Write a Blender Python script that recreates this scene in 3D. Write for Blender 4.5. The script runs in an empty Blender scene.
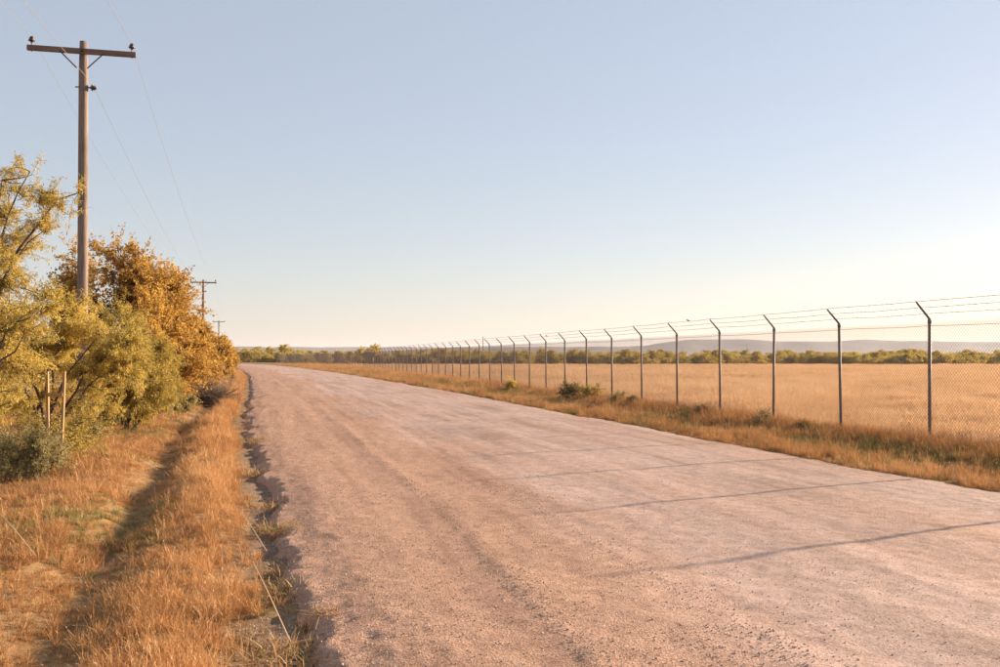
import bpy, math, numpy as np
from mathutils import Vector, Matrix
R = math.radians
rng = np.random.default_rng(11)

# ------------------------------------------------------------------ camera, sky, sun, exposure
sc = bpy.context.scene
EYE, YAW, TILT, FPX = 1.8, 13.7, 1.4, 963.0
cd = bpy.data.cameras.new('camera'); cam = bpy.data.objects.new('camera', cd)
sc.collection.objects.link(cam); sc.camera = cam
cd.sensor_width = 36; cd.lens = 36*FPX/1000; cd.clip_start = .1; cd.clip_end = 20000
cam.location = (0, 0, EYE); cam.rotation_euler = (R(90+TILT), 0, R(-YAW))

SUN_EL = 15.5
SUN_AZ = 72.5            # degrees clockwise from +Y (the road direction)
sdir = Vector((math.sin(R(SUN_AZ))*math.cos(R(SUN_EL)), math.cos(R(SUN_AZ))*math.cos(R(SUN_EL)), math.sin(R(SUN_EL))))
w = bpy.data.worlds.new('World'); sc.world = w; w.use_nodes = True
wn = w.node_tree.nodes; wl = w.node_tree.links; wn.clear()
sky = wn.new('ShaderNodeTexSky'); sky.sky_type = 'NISHITA'; sky.sun_disc = False
sky.sun_elevation = R(SUN_EL); sky.sun_rotation = R(SUN_AZ)
sky.air_density = 1.2; sky.dust_density = .5; sky.ozone_density = 1.0; sky.altitude = 500
bg = wn.new('ShaderNodeBackground'); bg.inputs['Strength'].default_value = .0515
wo = wn.new('ShaderNodeOutputWorld')
# thin high veil over the whole sky: evens out and pales the clear-sky gradient
veil = wn.new('ShaderNodeMix'); veil.data_type = 'RGBA'; veil.inputs[0].default_value = .5; veil.inputs[7].default_value = (4.5, 5.05, 5.55, 1)
tone = wn.new('ShaderNodeMix'); tone.data_type = 'RGBA'; tone.blend_type = 'MULTIPLY'; tone.inputs[0].default_value = 1; tone.inputs[7].default_value = (1.07, .925, 1.02, 1)
wl.new(sky.outputs[0], tone.inputs[6]); wl.new(tone.outputs[2], veil.inputs[6])
wl.new(veil.outputs[2], bg.inputs[0]); wl.new(bg.outputs[0], wo.inputs[0])
ld = bpy.data.lights.new('sun', 'SUN'); ld.energy = 5.0; ld.angle = R(.8); ld.color = (1, .78, .56)
sun = bpy.data.objects.new('sun', ld); sc.collection.objects.link(sun)
sun.rotation_euler = sdir.to_track_quat('Z', 'Y').to_euler()
vs = sc.view_settings
vs.view_transform = 'Standard'; vs.look = 'None'; vs.gamma = 1; vs.use_curve_mapping = False; vs.exposure = 1.52

# ------------------------------------------------------------------ helpers
col = sc.collection
CA, SA = math.cos(R(YAW)), math.sin(R(YAW))
def at(px, py, depth):
    """point seen at a photograph pixel, at a given depth (metres) along the view"""
    t = R(TILT)
    u = (px-500)/FPX*depth; v = (333.5-py)/FPX*depth
    fwd = depth*math.cos(t) - v*math.sin(t); up = depth*math.sin(t) + v*math.cos(t)
    return np.array((fwd*SA + u*CA, fwd*CA - u*SA, EYE+up))

def tag(o, label=None, cat=None, group=None, kind=None):
    if label: o['label'] = label
    if cat: o['category'] = cat
    if group: o['group'] = group
    if kind: o['kind'] = kind
    return o
def empty(name, loc=(0, 0, 0), rz=0):
    o = bpy.data.objects.new(name, None); o.location = loc; o.rotation_euler = (0, 0, rz)
    o.empty_display_size = .1; col.objects.link(o); return o
def link(name, me, parent=None, loc=(0, 0, 0), rot=(0, 0, 0), scale=(1, 1, 1)):
    o = bpy.data.objects.new(name, me); o.location = loc; o.rotation_euler = rot; o.scale = scale
    col.objects.link(o)
    if parent: o.parent = parent
    return o
def make_mesh(name, V, faces, mat=None, tint=None, smooth=False):
    """faces: list of int arrays (n,3) or (n,4)"""
    V = np.asarray(V, np.float32); me = bpy.data.meshes.new(name)
    faces = [np.asarray(f, np.int32) for f in faces if len(f)]
    me.vertices.add(len(V)); me.vertices.foreach_set('co', V.ravel())
    loops = np.concatenate([f.ravel() for f in faces]); tot = np.concatenate([np.full(len(f), f.shape[1], np.int32) for f in faces])
    me.loops.add(len(loops)); me.loops.foreach_set('vertex_index', loops)
    me.polygons.add(len(tot)); st = np.concatenate([[0], np.cumsum(tot)[:-1]]).astype(np.int32)
    me.polygons.foreach_set('loop_start', st); me.polygons.foreach_set('loop_total', tot)
    me.polygons.foreach_set('use_smooth', np.full(len(tot), smooth))
    if tint is not None:
        a = me.attributes.new('tint', 'FLOAT', 'POINT'); a.data.foreach_set('value', np.asarray(tint, np.float32))
    if mat: me.materials.append(mat)
    me.update(calc_edges=True); me.validate(); return me
class Acc:
    def __init__(s): s.V = []; s.F = []; s.T = []; s.n = 0
    def add(s, V, faces, tint=None):
        V = np.asarray(V, float).reshape(-1, 3)
        s.V.append(V); s.T.append(np.zeros(len(V)) if tint is None else np.broadcast_to(tint, (len(V),)))
        for f in faces: s.F.append(np.asarray(f, int) + s.n)
        s.n += len(V); return s
    def box(s, c, h, M=None):
        c = np.array(c); P = np.array([(x, y, z) for x in (-1, 1) for y in (-1, 1) for z in (-1, 1)])*np.array(h)
        if M is not None: P = P @ np.array(M).T
        return s.add(P+c, [[(0, 1, 3, 2), (4, 6, 7, 5), (0, 4, 5, 1), (2, 3, 7, 6), (0, 2, 6, 4), (1, 5, 7, 3)]])
    def tube(s, P, Rr, sides=8):
        P = np.asarray(P, float)[None]; Rr = np.broadcast_to(np.asarray(Rr, float), P.shape[1:2])[None]
        V, F = tubes(P, Rr, sides); n = P.shape[1]
        s.add(V, [F]);
        base = s.n - len(V)
        if sides > 3:
            a = np.arange(sides); s.F.append(fan(base + a[::-1])); s.F.append(fan(base + (n-1)*sides + a))
        return s
    def lathe(s, prof, c=(0, 0, 0), sides=12):
        P = np.array([(0, 0, z) for r, z in prof]) + np.array(c)
        return s.tube_z(P, [r for r, z in prof], sides)
    def tube_z(s, P, r, sides):
        a = np.arange(sides)*2*math.pi/sides; r = np.array(r)
        V = P[:, None, :] + np.stack([np.cos(a)[None]*r[:, None], np.sin(a)[None]*r[:, None], 0*r[:, None]+0*a[None]], -1)
        n = len(P); i = np.arange(n-1)[:, None]*sides; j = np.arange(sides)[None]; k = (j+1) % sides
        F = np.stack([i+j, i+k, i+sides+k, i+sides+j], -1).reshape(-1, 4)
        base = s.n; s.add(V, [F]); s.F.append(fan(base+np.arange(sides)[::-1])); s.F.append(fan(base+(n-1)*sides+np.arange(sides)))
        return s
    def mesh(s, name, mat, smooth=False):
        q = [f for f in s.F if f.shape[1] == 4]; t = [f for f in s.F if f.shape[1] == 3]
        fs = ([np.concatenate(q)] if q else []) + ([np.concatenate(t)] if t else [])
        return make_mesh(name, np.concatenate(s.V), fs, mat, np.concatenate(s.T), smooth)
def fan(idx): return np.array([(idx[0], idx[i], idx[i+1]) for i in range(1, len(idx)-1)])
def unit(v): return v/np.maximum(np.linalg.norm(v, axis=-1, keepdims=True), 1e-9)
def tubes(P, Rr, sides):
    """P (N,K,3) polylines, Rr (N,K) radii -> verts, quads"""
    N, K, _ = P.shape
    T = np.gradient(P, axis=1); T = unit(T)
    ref = np.eye(3)[np.argmin(np.abs(T).max(1), 1)][:, None]
    ref = np.broadcast_to(ref, T.shape)
    U = unit(np.cross(T, ref)); W = np.cross(T, U)
    a = np.arange(sides)*2*math.pi/sides
    V = P[:, :, None] + Rr[:, :, None, None]*(np.cos(a)[:, None]*U[:, :, None] + np.sin(a)[:, None]*W[:, :, None])
    b = (np.arange(N)*K*sides)[:, None, None]; i = (np.arange(K-1)*sides)[None, :, None]; j = np.arange(sides)[None, None]; k = (j+1) % sides
    F = np.stack([b+i+j, b+i+k, b+i+sides+k, b+i+sides+j], -1).reshape(-1, 4)
    return V.reshape(-1, 3), F
def _h(ix, iy, s):
    h = (ix.astype(np.int64)*374761393 + iy.astype(np.int64)*668265263 + s*974711) & 0xffffffff
    h = ((h ^ (h >> 13))*1274126177) & 0xffffffff
    h = ((h ^ (h >> 16))*2246822519) & 0xffffffff
    return ((h ^ (h >> 15)) & 0xffff)/65535.
def vn(x, y, s=0):
    ix = np.floor(x); iy = np.floor(y); fx = x-ix; fy = y-iy
    fx = fx*fx*(3-2*fx); fy = fy*fy*(3-2*fy)
    return (_h(ix, iy, s)*(1-fx)+_h(ix+1, iy, s)*fx)*(1-fy) + (_h(ix, iy+1, s)*(1-fx)+_h(ix+1, iy+1, s)*fx)*fy
def fbm(x, y, s=0, o=4):
    v = 0; a = .5
    for k in range(o): v = v + a*vn(x*2**k+17*k, y*2**k-9*k, s+k); a *= .5
    return v*2 - 1 + .06
def ss(a, b, x): t = np.clip((x-a)/(b-a), 0, 1); return t*t*(3-2*t)
def g(x, m, s): return np.exp(-((x-m)/s)**2)

# ------------------------------------------------------------------ materials
class NT:
    def __init__(s, name):
        s.m = bpy.data.materials.new(name); s.m.use_nodes = True
        s.t = s.m.node_tree; s.t.nodes.clear(); s.out = s.t.nodes.new('ShaderNodeOutputMaterial')
    def n(s, ty, **kw):
        nd = s.t.nodes.new(ty)
        for k, v in kw.items():
            if k.startswith('i_'):
                nd.inputs[k[2:].replace('_', ' ')].default_value = v
            else: setattr(nd, k, v)
        return nd
    def l(s, a, b): s.t.links.new(a, b)
    def ramp(s, fac, stops):
        r = s.n('ShaderNodeValToRGB'); e = r.color_ramp.elements
        while len(e) < len(stops): e.new(.5)
        for k, (p, c) in enumerate(stops): e[k].position = p; e[k].color = (*c, 1)
        s.l(fac, r.inputs[0]); return r.outputs[0]
    def noise(s, vec, scale, detail=4, rough=.55):
        nd = s.n('ShaderNodeTexNoise'); nd.inputs['Scale'].default_value = scale
        nd.inputs['Detail'].default_value = detail; nd.inputs['Roughness'].default_value = rough
        if vec is not None: s.l(vec, nd.inputs['Vector'])
        return nd.outputs[0]
    def math(s, op, a, b=None):
        nd = s.n('ShaderNodeMath', operation=op)
        for i, v in enumerate((a, b)):
            if v is None: continue
            if isinstance(v, (int, float)): nd.inputs[i].default_value = v
            else: s.l(v, nd.inputs[i])
        return nd.outputs[0]
    def mix(s, f, a, b, mode='MIX'):
        nd = s.n('ShaderNodeMix', data_type='RGBA', blend_type=mode)
        for k, v in ((0, f), (6, a), (7, b)):
            if isinstance(v, (int, float)): nd.inputs[k].default_value = v
            elif isinstance(v, tuple): nd.inputs[k].default_value = (*v, 1)
            else: s.l(v, nd.inputs[k])
        return nd.outputs[2]
    def principled(s, color, rough=.8, metal=0, bump=None, bs=.3, bd=.01, spec=.3):
        p = s.n('ShaderNodeBsdfPrincipled')
        if isinstance(color, tuple): p.inputs['Base Color'].default_value = (*color, 1)
        else: s.l(color, p.inputs['Base Color'])
        if isinstance(rough, (int, float)): p.inputs['Roughness'].default_value = rough
        else: s.l(rough, p.inputs['Roughness'])
        p.inputs['Metallic'].default_value = metal; p.inputs['Specular IOR Level'].default_value = spec
        if bump is not None:
            b = s.n('ShaderNodeBump'); b.inputs['Strength'].default_value = bs; b.inputs['Distance'].default_value = bd
            s.l(bump, b.inputs['Height']); s.l(b.outputs[0], p.inputs['Normal'])
        s.l(p.outputs[0], s.out.inputs[0]); return s.m
    def pos(s): return s.n('ShaderNodeNewGeometry').outputs['Position']
    def obj(s): return s.n('ShaderNodeTexCoord').outputs['Object']

def leaf_mat(name, stops, trans=.35, rough=.6, inst=False):
    t = NT(name)
    a = t.n('ShaderNodeAttribute', attribute_name='tint'); f = a.outputs['Fac']
    if inst:
        b = t.n('ShaderNodeAttribute', attribute_name='itint', attribute_type='INSTANCER')
        f = t.math('ADD', t.math('MULTIPLY', f, .45), t.math('MULTIPLY', b.outputs['Fac'], .55))
    c = t.ramp(f, stops)
    d = t.n('ShaderNodeBsdfDiffuse'); tr = t.n('ShaderNodeBsdfTranslucent'); t.l(c, d.inputs[0]); t.l(c, tr.inputs[0])
    m = t.n('ShaderNodeMixShader'); m.inputs[0].default_value = trans; t.l(d.outputs[0], m.inputs[1]); t.l(tr.outputs[0], m.inputs[2])
    gl = t.n('ShaderNodeBsdfGlossy'); gl.inputs['Roughness'].default_value = rough; gl.inputs[0].default_value = (.8, .8, .8, 1)
    m2 = t.n('ShaderNodeMixShader'); m2.inputs[0].default_value = .035; t.l(m.outputs[0], m2.inputs[1]); t.l(gl.outputs[0], m2.inputs[2])
    t.l(m2.outputs[0], t.out.inputs[0]); return t.m
M = {}
M['dry'] = leaf_mat('dry_grass_material', [(0, (.20, .09, .032)), (.3, (.40, .19, .066)), (.6, (.56, .30, .115)), (.85, (.66, .40, .18)), (1, (.72, .52, .29))], .3, inst=True)
M['field'] = leaf_mat('field_grass_material', [(0, (.45, .26, .125)), (.35, (.64, .40, .20)), (.7, (.76, .50, .275)), (1, (.82, .60, .38))], .3, inst=True)
M['green'] = leaf_mat('green_grass_material', [(0, (.09, .10, .025)), (.5, (.20, .19, .05)), (1, (.36, .30, .10))], .35, inst=True)
M['mesq'] = leaf_mat('mesquite_leaf_material', [(0, (.26, .21, .05)), (.35, (.51, .375, .075)), (.7, (.67, .50, .115)), (1, (.76, .61, .20))], .5)
M['mesqo'] = leaf_mat('olive_leaf_material', [(0, (.24, .185, .045)), (.4, (.43, .315, .06)), (.75, (.60, .44, .085)), (1, (.70, .53, .14))], .5)
M['rust'] = leaf_mat('rust_leaf_material', [(0, (.20, .095, .022)), (.35, (.45, .255, .045)), (.7, (.63, .39, .068)), (1, (.76, .53, .13))], .48)
M['far'] = leaf_mat('far_leaf_material', [(0, (.26, .21, .05)), (.4, (.48, .36, .065)), (.75, (.66, .48, .085)), (1, (.76, .55, .12))], .45)
M['sage'] = leaf_mat('sage_leaf_material', [(0, (.24, .20, .075)), (.5, (.39, .325, .12)), (1, (.53, .44, .20))], .4)
M['weed'] = leaf_mat('weed_leaf_material', [(0, (.09, .065, .028)), (.5, (.20, .145, .05)), (1, (.36, .26, .09))], .35)

t = NT('bark_material'); p = t.obj()
M['bark'] = t.principled(t.ramp(t.noise(p, 9, 5), [(.3, (.055, .038, .028)), (.7, (.16, .115, .085))]), .9, bump=t.noise(p, 40, 4), bs=.6, bd=.02)
t = NT('dead_twig_material'); p = t.obj()
M['twig'] = t.principled(t.ramp(t.noise(p, 14, 4), [(.3, (.06, .04, .03)), (.7, (.20, .14, .10))]), .9)
def wood(name, a, b, sc_=(30, 30, 1.2)):
    t = NT(name); mp = t.n('ShaderNodeMapping'); t.l(t.obj(), mp.inputs['Vector']); mp.inputs['Scale'].default_value = sc_
    n1 = t.noise(mp.outputs[0], 1.5, 6, .65); n2 = t.noise(t.obj(), 1.1, 4)
    f = t.math('ADD', t.math('MULTIPLY', n1, .65), t.math('MULTIPLY', n2, .35))
    return t.principled(t.ramp(f, [(.32, a), (.68, b)]), .85, bump=n1, bs=.8, bd=.012)
M['pole'] = wood('weathered_pole_wood', (.085, .064, .054), (.33, .25, .205))
M['arm'] = wood('crossarm_wood', (.10, .065, .05), (.28, .19, .15), (1.2, 30, 30))
M['lumber'] = wood('pale_lumber', (.33, .20, .10), (.52, .34, .18))
M['ceramic'] = NT('insulator_ceramic').principled((.06, .032, .025), .25, spec=.5)
t = NT('galvanised_steel'); p = t.obj()
M['galv'] = t.principled(t.ramp(t.noise(p, 12, 5), [(.3, (.085, .07, .065)), (.7, (.20, .165, .15))]), .6, .3)
M['dkmetal'] = NT('dark_steel').principled((.07, .062, .06), .6, .6)
M['wire'] = NT('fence_wire').principled((.32, .25, .215), .7, .2)
M['barb'] = NT('barbed_wire_steel').principled((.16, .12, .10), .6, .5)
M['cable'] = NT('aluminium_cable').principled((.45, .42, .40), .5, .6)
M['sign'] = NT('white_sign_enamel').principled((.75, .74, .72), .5)
M['bird'] = NT('bird_feathers').principled((.05, .04, .038), .8)

# soil and straw ground
t = NT('ground_material'); p = t.pos()
at_ = t.n('ShaderNodeAttribute', attribute_name='tint').outputs['Fac']
nbig = t.noise(p, .6, 5); nf = t.noise(p, 9, 6, .65); nff = t.noise(p, 70, 4, .7)
soil = t.ramp(t.math('ADD', t.math('MULTIPLY', nf, .55), t.math('MULTIPLY', nff, .45)), [(.33, (.11, .072, .05)), (.5, (.21, .145, .105)), (.68, (.34, .245, .18))])
straw = t.ramp(t.math('ADD', t.math('MULTIPLY', nf, .6), t.math('MULTIPLY', nbig, .4)), [(.32, (.14, .078, .034)), (.52, (.30, .18, .08)), (.7, (.45, .29, .14))])
c = t.mix(at_, straw, soil)
M['ground'] = t.principled(c, .95, bump=t.math('ADD', nf, t.math('MULTIPLY', nff, .5)), bs=.9, bd=.03, spec=.1)

# gravel road
t = NT('gravel_road_material'); p = t.pos()
mp = t.n('ShaderNodeMapping'); t.l(p, mp.inputs['Vector']); mp.inputs['Scale'].default_value = (1, .12, 1)
streak = t.noise(mp.outputs[0], 1.1, 5, .6)
vo = t.n('ShaderNodeTexVoronoi'); t.l(p, vo.inputs['Vector']); vo.inputs['Scale'].default_value = 62; vo.inputs['Randomness'].default_value = 1
vo2 = t.n('ShaderNodeTexVoronoi'); t.l(p, vo2.inputs['Vector']); vo2.inputs['Scale'].default_value = 24
big = t.noise(p, .45, 5); mid = t.noise(p, 6, 5, .65); fin = t.noise(p, 150, 3, .7)
red = t.ramp(t.math('ADD', t.math('MULTIPLY', mid, .5), t.math('MULTIPLY', fin, .5)), [(.3, (.27, .155, .105)), (.5, (.42, .255, .178)), (.7, (.55, .355, .262))])
gry = t.ramp(t.math('ADD', t.math('MULTIPLY', mid, .5), t.math('MULTIPLY', fin, .5)), [(.3, (.30, .205, .168)), (.5, (.455, .318, .265)), (.7, (.59, .435, .37))])
f = t.math('ADD', t.math('MULTIPLY', streak, .6), t.math('MULTIPLY', t.n('ShaderNodeAttribute', attribute_name='tint').outputs['Fac'], .8))
f = t.ramp(f, [(.42, (0, 0, 0)), (.80, (1, 1, 1))])
c = t.mix(f, red, gry)
sep = t.n('ShaderNodeSeparateColor'); t.l(vo.outputs['Color'], sep.inputs[0])
stone = t.ramp(sep.outputs[0], [(0, (.62, .60, .60)), (.5, (.95, .95, .95)), (1, (1.22, 1.18, 1.14))])
c = t.mix(.75, c, stone, 'MULTIPLY')
mp2 = t.n('ShaderNodeMapping'); t.l(p, mp2.inputs['Vector']); mp2.inputs['Scale'].default_value = (1, .05, 1)
wear = t.ramp(t.math('ADD', t.math('MULTIPLY', t.noise(mp2.outputs[0], 2.3, 6, .65), .65), t.math('MULTIPLY', big, .35)), [(.36, (.72, .70, .69)), (.5, (1, 1, 1)), (.66, (1.16, 1.16, 1.17))])
c = t.mix(1., c, wear, 'MULTIPLY')
hgt = t.math('ADD', t.math('MULTIPLY', t.math('SUBTRACT', 1, vo.outputs['Distance']), .5), t.math('ADD', t.math('MULTIPLY', t.math('SUBTRACT', 1, vo2.outputs['Distance']), .25), t.math('ADD', t.math('MULTIPLY', mid, .9), t.math('MULTIPLY', t.noise(p, 38, 5, .75), .9))))
hgt = t.math('MULTIPLY', hgt, t.math('SUBTRACT', 1.25, t.math('MULTIPLY', f, .75)))
M['road'] = t.principled(c, .9, bump=hgt, bs=.8, bd=.013, spec=.15)
t = NT('stone_material'); oi = t.n('ShaderNodeAttribute', attribute_name='itint', attribute_type='INSTANCER').outputs['Fac']
M['stone'] = t.principled(t.ramp(oi, [(0, (.26, .17, .125)), (.4, (.42, .29, .22)), (.75, (.52, .39, .31)), (1, (.66, .55, .46))]), .85)
t = NT('mesa_material'); p = t.pos()
M['mesa'] = t.principled(t.ramp(t.noise(p, .012, 6), [(.35, (.10, .085, .075)), (.65, (.20, .16, .14))]), .95)

# ------------------------------------------------------------------ terrain functions
def curve(y): return -.00021*(np.clip(y, 30, 340)-30)**2 - .0012*np.clip(y-215, 0, 125)**2
EDGE_R = 9.6
def shift(y): return np.interp(y, [0, 9, 14, 28, 60], [.34, .34, .12, -.45, -.55])
def edgeL(y): return shift(y) + .20*fbm(y*.45, y*0+3, 5, 3) + .10*fbm(y*1.7, y*0+9, 6, 3)
def edgeR(y): return EDGE_R + .30*fbm(y*.3, y*0+3, 7, 3) + .12*fbm(y*1.7, y*0+1, 8, 3)
def ground_z(xr, y):
    n = fbm(xr*1.1, y*.55, 21, 4); n2 = fbm(xr*4, y*3, 31, 3)
    u = xr-shift(y)
    lump = .45+1.1*vn(y*.55, y*0+3, 46); left = -.11 + .08*g(u, -.95, .34)*lump - .13*g(u, -1.70+.14*fbm(y*.35, y*0, 47, 2), .30)*(.75+.7*vn(y*.4, y*0+8, 48)) + .06*ss(-1.2, -2.4, u) - .06*g(u, -3.9, .35) + .06*ss(-4.5, -8, u)
    left = left + .11*n*ss(-.3, -1.2, u) + .036*n2
    right = -.06 + .16*ss(10.8, 12.6, xr) + .05*n*ss(9.9, 11, xr) + .015*n2
    z = np.where(xr < 4.8, left, right)
    return np.where((u > .38) & (xr < 9.0), -.34, z)
def road_z(xr, y):
    el = edgeL(y); er = edgeR(y)
    crown = .05*(1-((xr-4.8)/4.8)**2)
    d = np.minimum(xr-el, er-xr) + .16*fbm(xr*5, y*4, 55, 3)*(xr < 4) + .05*fbm(xr*14, y*12, 56, 2)*(xr < 4)
    berm = 1.95+.12*fbm(y*.2, y*0, 41, 2)
    rut = -.007*g(xr, 1.5, .2) + .017*(.35+.65*vn(y*.9, y*0, 44))*g(xr, berm, .10)*ss(45, 14, y) + .008*vn(y*.6, y*0+4, 45)*g(xr, 3.05, .12)*ss(30, 10, y) - .012*g(xr, 3.6, .45) - .012*g(xr, 5.9, .5)
    n = .010*fbm(xr*2, y*1.1, 51, 4) + .010*fbm(xr*9, y*8, 61, 3)
    top = crown + rut + n
    return np.where(d > 0, top, top) - .20*(1-ss(-.34, .05, d)) - .03*(1-ss(0, .5, d))
def gz(x, y):
    x = np.asarray(x, float); y = np.asarray(y, float); return ground_z(x-curve(y), y)

def sheet(name, xs, ys, zf, mat, tintf):
    X, Y = np.meshgrid(xs, ys); Z = zf(X, Y); T = tintf(X, Y)
    V = np.stack([X+curve(Y), Y, Z], -1).reshape(-1, 3); nx, ny = len(xs), len(ys)
    i = np.arange(ny-1)[:, None]*nx; j = np.arange(nx-1)[None]
    F = np.stack([i+j, i+j+1, i+nx+j+1, i+nx+j], -1).reshape(-1, 4)
    return make_mesh(name, V, [F], mat, T.ravel(), True)
A_ = np.arange
gx = np.unique(np.round(np.concatenate([-np.geomspace(40, 6000, 20), A_(-40, -7, 1.5), A_(-8, .9, .09), A_(.9, 9, 1.1), A_(9, 15, .16), A_(15, 60, 2), np.geomspace(60, 6000, 24)]), 3))
gy = np.unique(np.round(np.concatenate([-np.geomspace(20, 6000, 14), A_(-20, 2, 2), A_(2, 30, .11), A_(30, 70, .35), A_(70, 160, 1.5), A_(160, 345, 5), np.geomspace(345, 6000, 24)]), 3))
def ground_tint(x, y):
    near = ss(16, 10, x)*ss(-9, -6, x)
    u = x-shift(y); s = g(u, -.2, .36) + 1.1*g(u, -1.7, .36)*ss(-.4, .5, fbm(x*0+2, y*.22, 71, 2)+.3) + .9*g(u, -3.9, .5) + .5*g(x, 9.7, .3)
    return np.clip(s*near*(.75+.9*fbm(x*1.5, y*1.2, 72, 3)), 0, 1)
ground = link('ground', sheet('ground', gx, gy, ground_z, M['ground'], ground_tint)); tag(ground, kind='structure')
rx = np.unique(np.round(np.concatenate([A_(-1.3, .9, .03), A_(.9, 9.0, .06), A_(9.0, 10.5, .05)]), 3))
ry = np.unique(np.round(np.concatenate([A_(-14, 3, .5), A_(3, 11, .045), A_(11, 26, .11), A_(26, 60, .4), A_(60, 340, 1.6)]), 3))
def road_tint(x, y): return np.clip(ss(1.5, 3.9, x+.6*fbm(y*.12, y*0, 81, 2))*(.62+.5*fbm(x*.8, y*.12, 82, 3)) + .12*fbm(x, y*.3, 83, 3), 0, 1)
road = link('gravel_road', sheet('gravel_road', rx, ry, road_z, M['road'], road_tint)); tag(road, kind='structure')

# ------------------------------------------------------------------ mesa ridge on the horizon
def ridge_mesh():
    # flat-topped hills about 3.5 km away: height across, swept over depth
    us = np.linspace(-2600, 3200, 240)
    prof = np.interp(us, [-2600, -1300, -950, -850, -500, 0, 450, 520, 610, 690, 900, 1000, 1200, 1330, 1450, 1600, 1800, 2000, 2500, 3200],
                         [30, 34, 36, 34, 33, 34, 36, 37, 50, 59, 60, 53, 51, 58, 54, 52, 50, 36, 40, 34])
    prof = prof*1.13 + 2.2*fbm(us*.02, us*0, 90, 3)
    ds = np.array([-420, -300, -220, -140, -70, -20, 0, 120, 400]); k = np.array([-.05, .10, .22, .42, .70, .95, 1, .99, .0])
    D, U = np.meshgrid(ds, us, indexing='ij'); Z = k[:, None]*prof[None] + 3*fbm(U*.012, D*.02, 91, 3)*(np.abs(k[:, None]) < .9)
    D = D + 60*fbm(U*.004, U*0, 92, 3)
    P = np.stack([(3500+D)*SA + U*CA, (3500+D)*CA - U*SA, Z], -1).reshape(-1, 3)
    nx, ny = len(us), len(ds); i = np.arange(ny-1)[:, None]*nx; j = np.arange(nx-1)[None]
    return make_mesh('mesa_hills', P, [np.stack([i+j, i+j+1, i+nx+j+1, i+nx+j], -1).reshape(-1, 4)], M['mesa'], None, True)
tag(link('mesa_hills', ridge_mesh()), kind='structure')

# ------------------------------------------------------------------ fence
PH = 2.40; SP = 3.05
path = np.array([(12.30, -32.0), (12.75, 16.5), (13.7, 138), (10.5, 214), (3.2, 318)])
seg = np.linalg.norm(np.diff(path, axis=0), axis=1); cum = np.concatenate([[0], np.cumsum(seg)])
def on_path(s): return np.array([np.interp(s, cum, path[:, 0]), np.interp(s, cum, path[:, 1])])
s0 = cum[1] - 2*SP
npost = int((cum[-1]-s0)/SP)
fr = np.random.default_rng(5)
fence = empty('chain_link_fence', (*on_path(s0), 0))
tag(fence, 'long chain-link fence with angled arms and barbed wire along the golden field', 'fence')
post_me = Acc().lathe([(.032, -.3), (.032, PH-.02)], sides=10).mesh('fence_post', M['galv'], True)
big_me = Acc().lathe([(.055, -.3), (.055, PH+.1), (.03, PH+.14)], sides=10).mesh('terminal_post', M['dkmetal'], True)
cap_me = Acc().lathe([(.038, PH-.03), (.038, PH+.03), (.03, PH+.06), (.012, PH+.075)], sides=10).mesh('post_cap', M['galv'], True)
ARM = np.array((-.30, 0, .33))
arm_me = Acc().tube([(0.01, 0, PH+.04), ARM*.5+(0, 0, PH+.05), ARM+(0, 0, PH+.05)], [.026, .023, .019], 6).mesh('wire_arm', M['galv'])
# chain link fabric for one bay (2-inch diamonds, twisted barbs along the top)
DW = .0763; WR = .0019; NB = int(round(SP/DW)); DH = .0763
def bay_mesh(WR, h=PH-.05, y0=.03):
    a = Acc(); P = []
    nz = int(round((h-y0)/(DH/2)))
    zz = y0 + np.arange(nz+1)*DH/2
    for k in range(NB):                                   # one zig-zag spiral wire after another, as woven
        xs = (k+.25)*DW + np.where(np.arange(nz+1) % 2 == 0, -.25, .25)*DW*1.06
        yy = np.where(np.arange(nz+1) % 2 == 0, -.003, .003)
        P.append(np.stack([yy, xs, zz], -1))
        xs2 = (k+.75)*DW + np.where(np.arange(nz+1) % 2 == 0, .25, -.25)*DW*1.06
        P.append(np.stack([-yy, xs2, zz], -1))
    P = np.array(P); V, F = tubes(P, np.full(P.shape[:2], WR), 3); a.add(V, [F])
    top = zz[-1]                                          # barbs: two wire ends standing up at each knuckle
    kx = (np.arange(NB)+(.5 if nz % 2 == 0 else 0))*DW
    B = np.stack([np.stack([kx*0, kx, kx*0+top-.01], -1), np.stack([kx*0, kx+.004, kx*0+top+.045], -1)], 1)
    V, F = tubes(B, np.full(B.shape[:2], .0030), 3); a.add(V, [F])
    return a.mesh('fence_fabric', M['wire'])
bays = [bay_mesh(r) for r in (.0031, .0026, .0021, .0017, .0013)]
posts = []
for k in range(npost):
    s = s0 + k*SP; p = on_path(s); q = on_path(s+SP)
    z = float(gz(p[0], p[1])); z = max(z, -.06) if p[1] < 130 else 0.0
    yaw = math.atan2(-(q-p)[0], (q-p)[1]); d = p - on_path(s0)
    lx, ly = fr.normal(0, .009), fr.normal(0, .010)
    term = abs(s-cum[2]) < SP/2 or abs(s-cum[3]) < SP/2
    po = link('post', big_me if term else post_me, fence, (d[0], d[1], z), (ly, lx, yaw))
    if not term:
        link('post_cap', cap_me, po); link('wire_arm', arm_me, po)
    posts.append((d, z, yaw, term))
for k in range(npost-1):
    d, z, yaw, term = posts[k]; d2, z2, _, _ = posts[k+1]
    pitch = math.atan2(z2-z, SP)
    link('fabric_panel', bays[0 if k < 9 else 1 if k < 15 else 2 if k < 22 else 3 if k < 30 else 4], fence, (d[0]+.045*-math.cos(yaw), d[1]-.045*math.sin(yaw), z), (pitch, 0, yaw))
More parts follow.
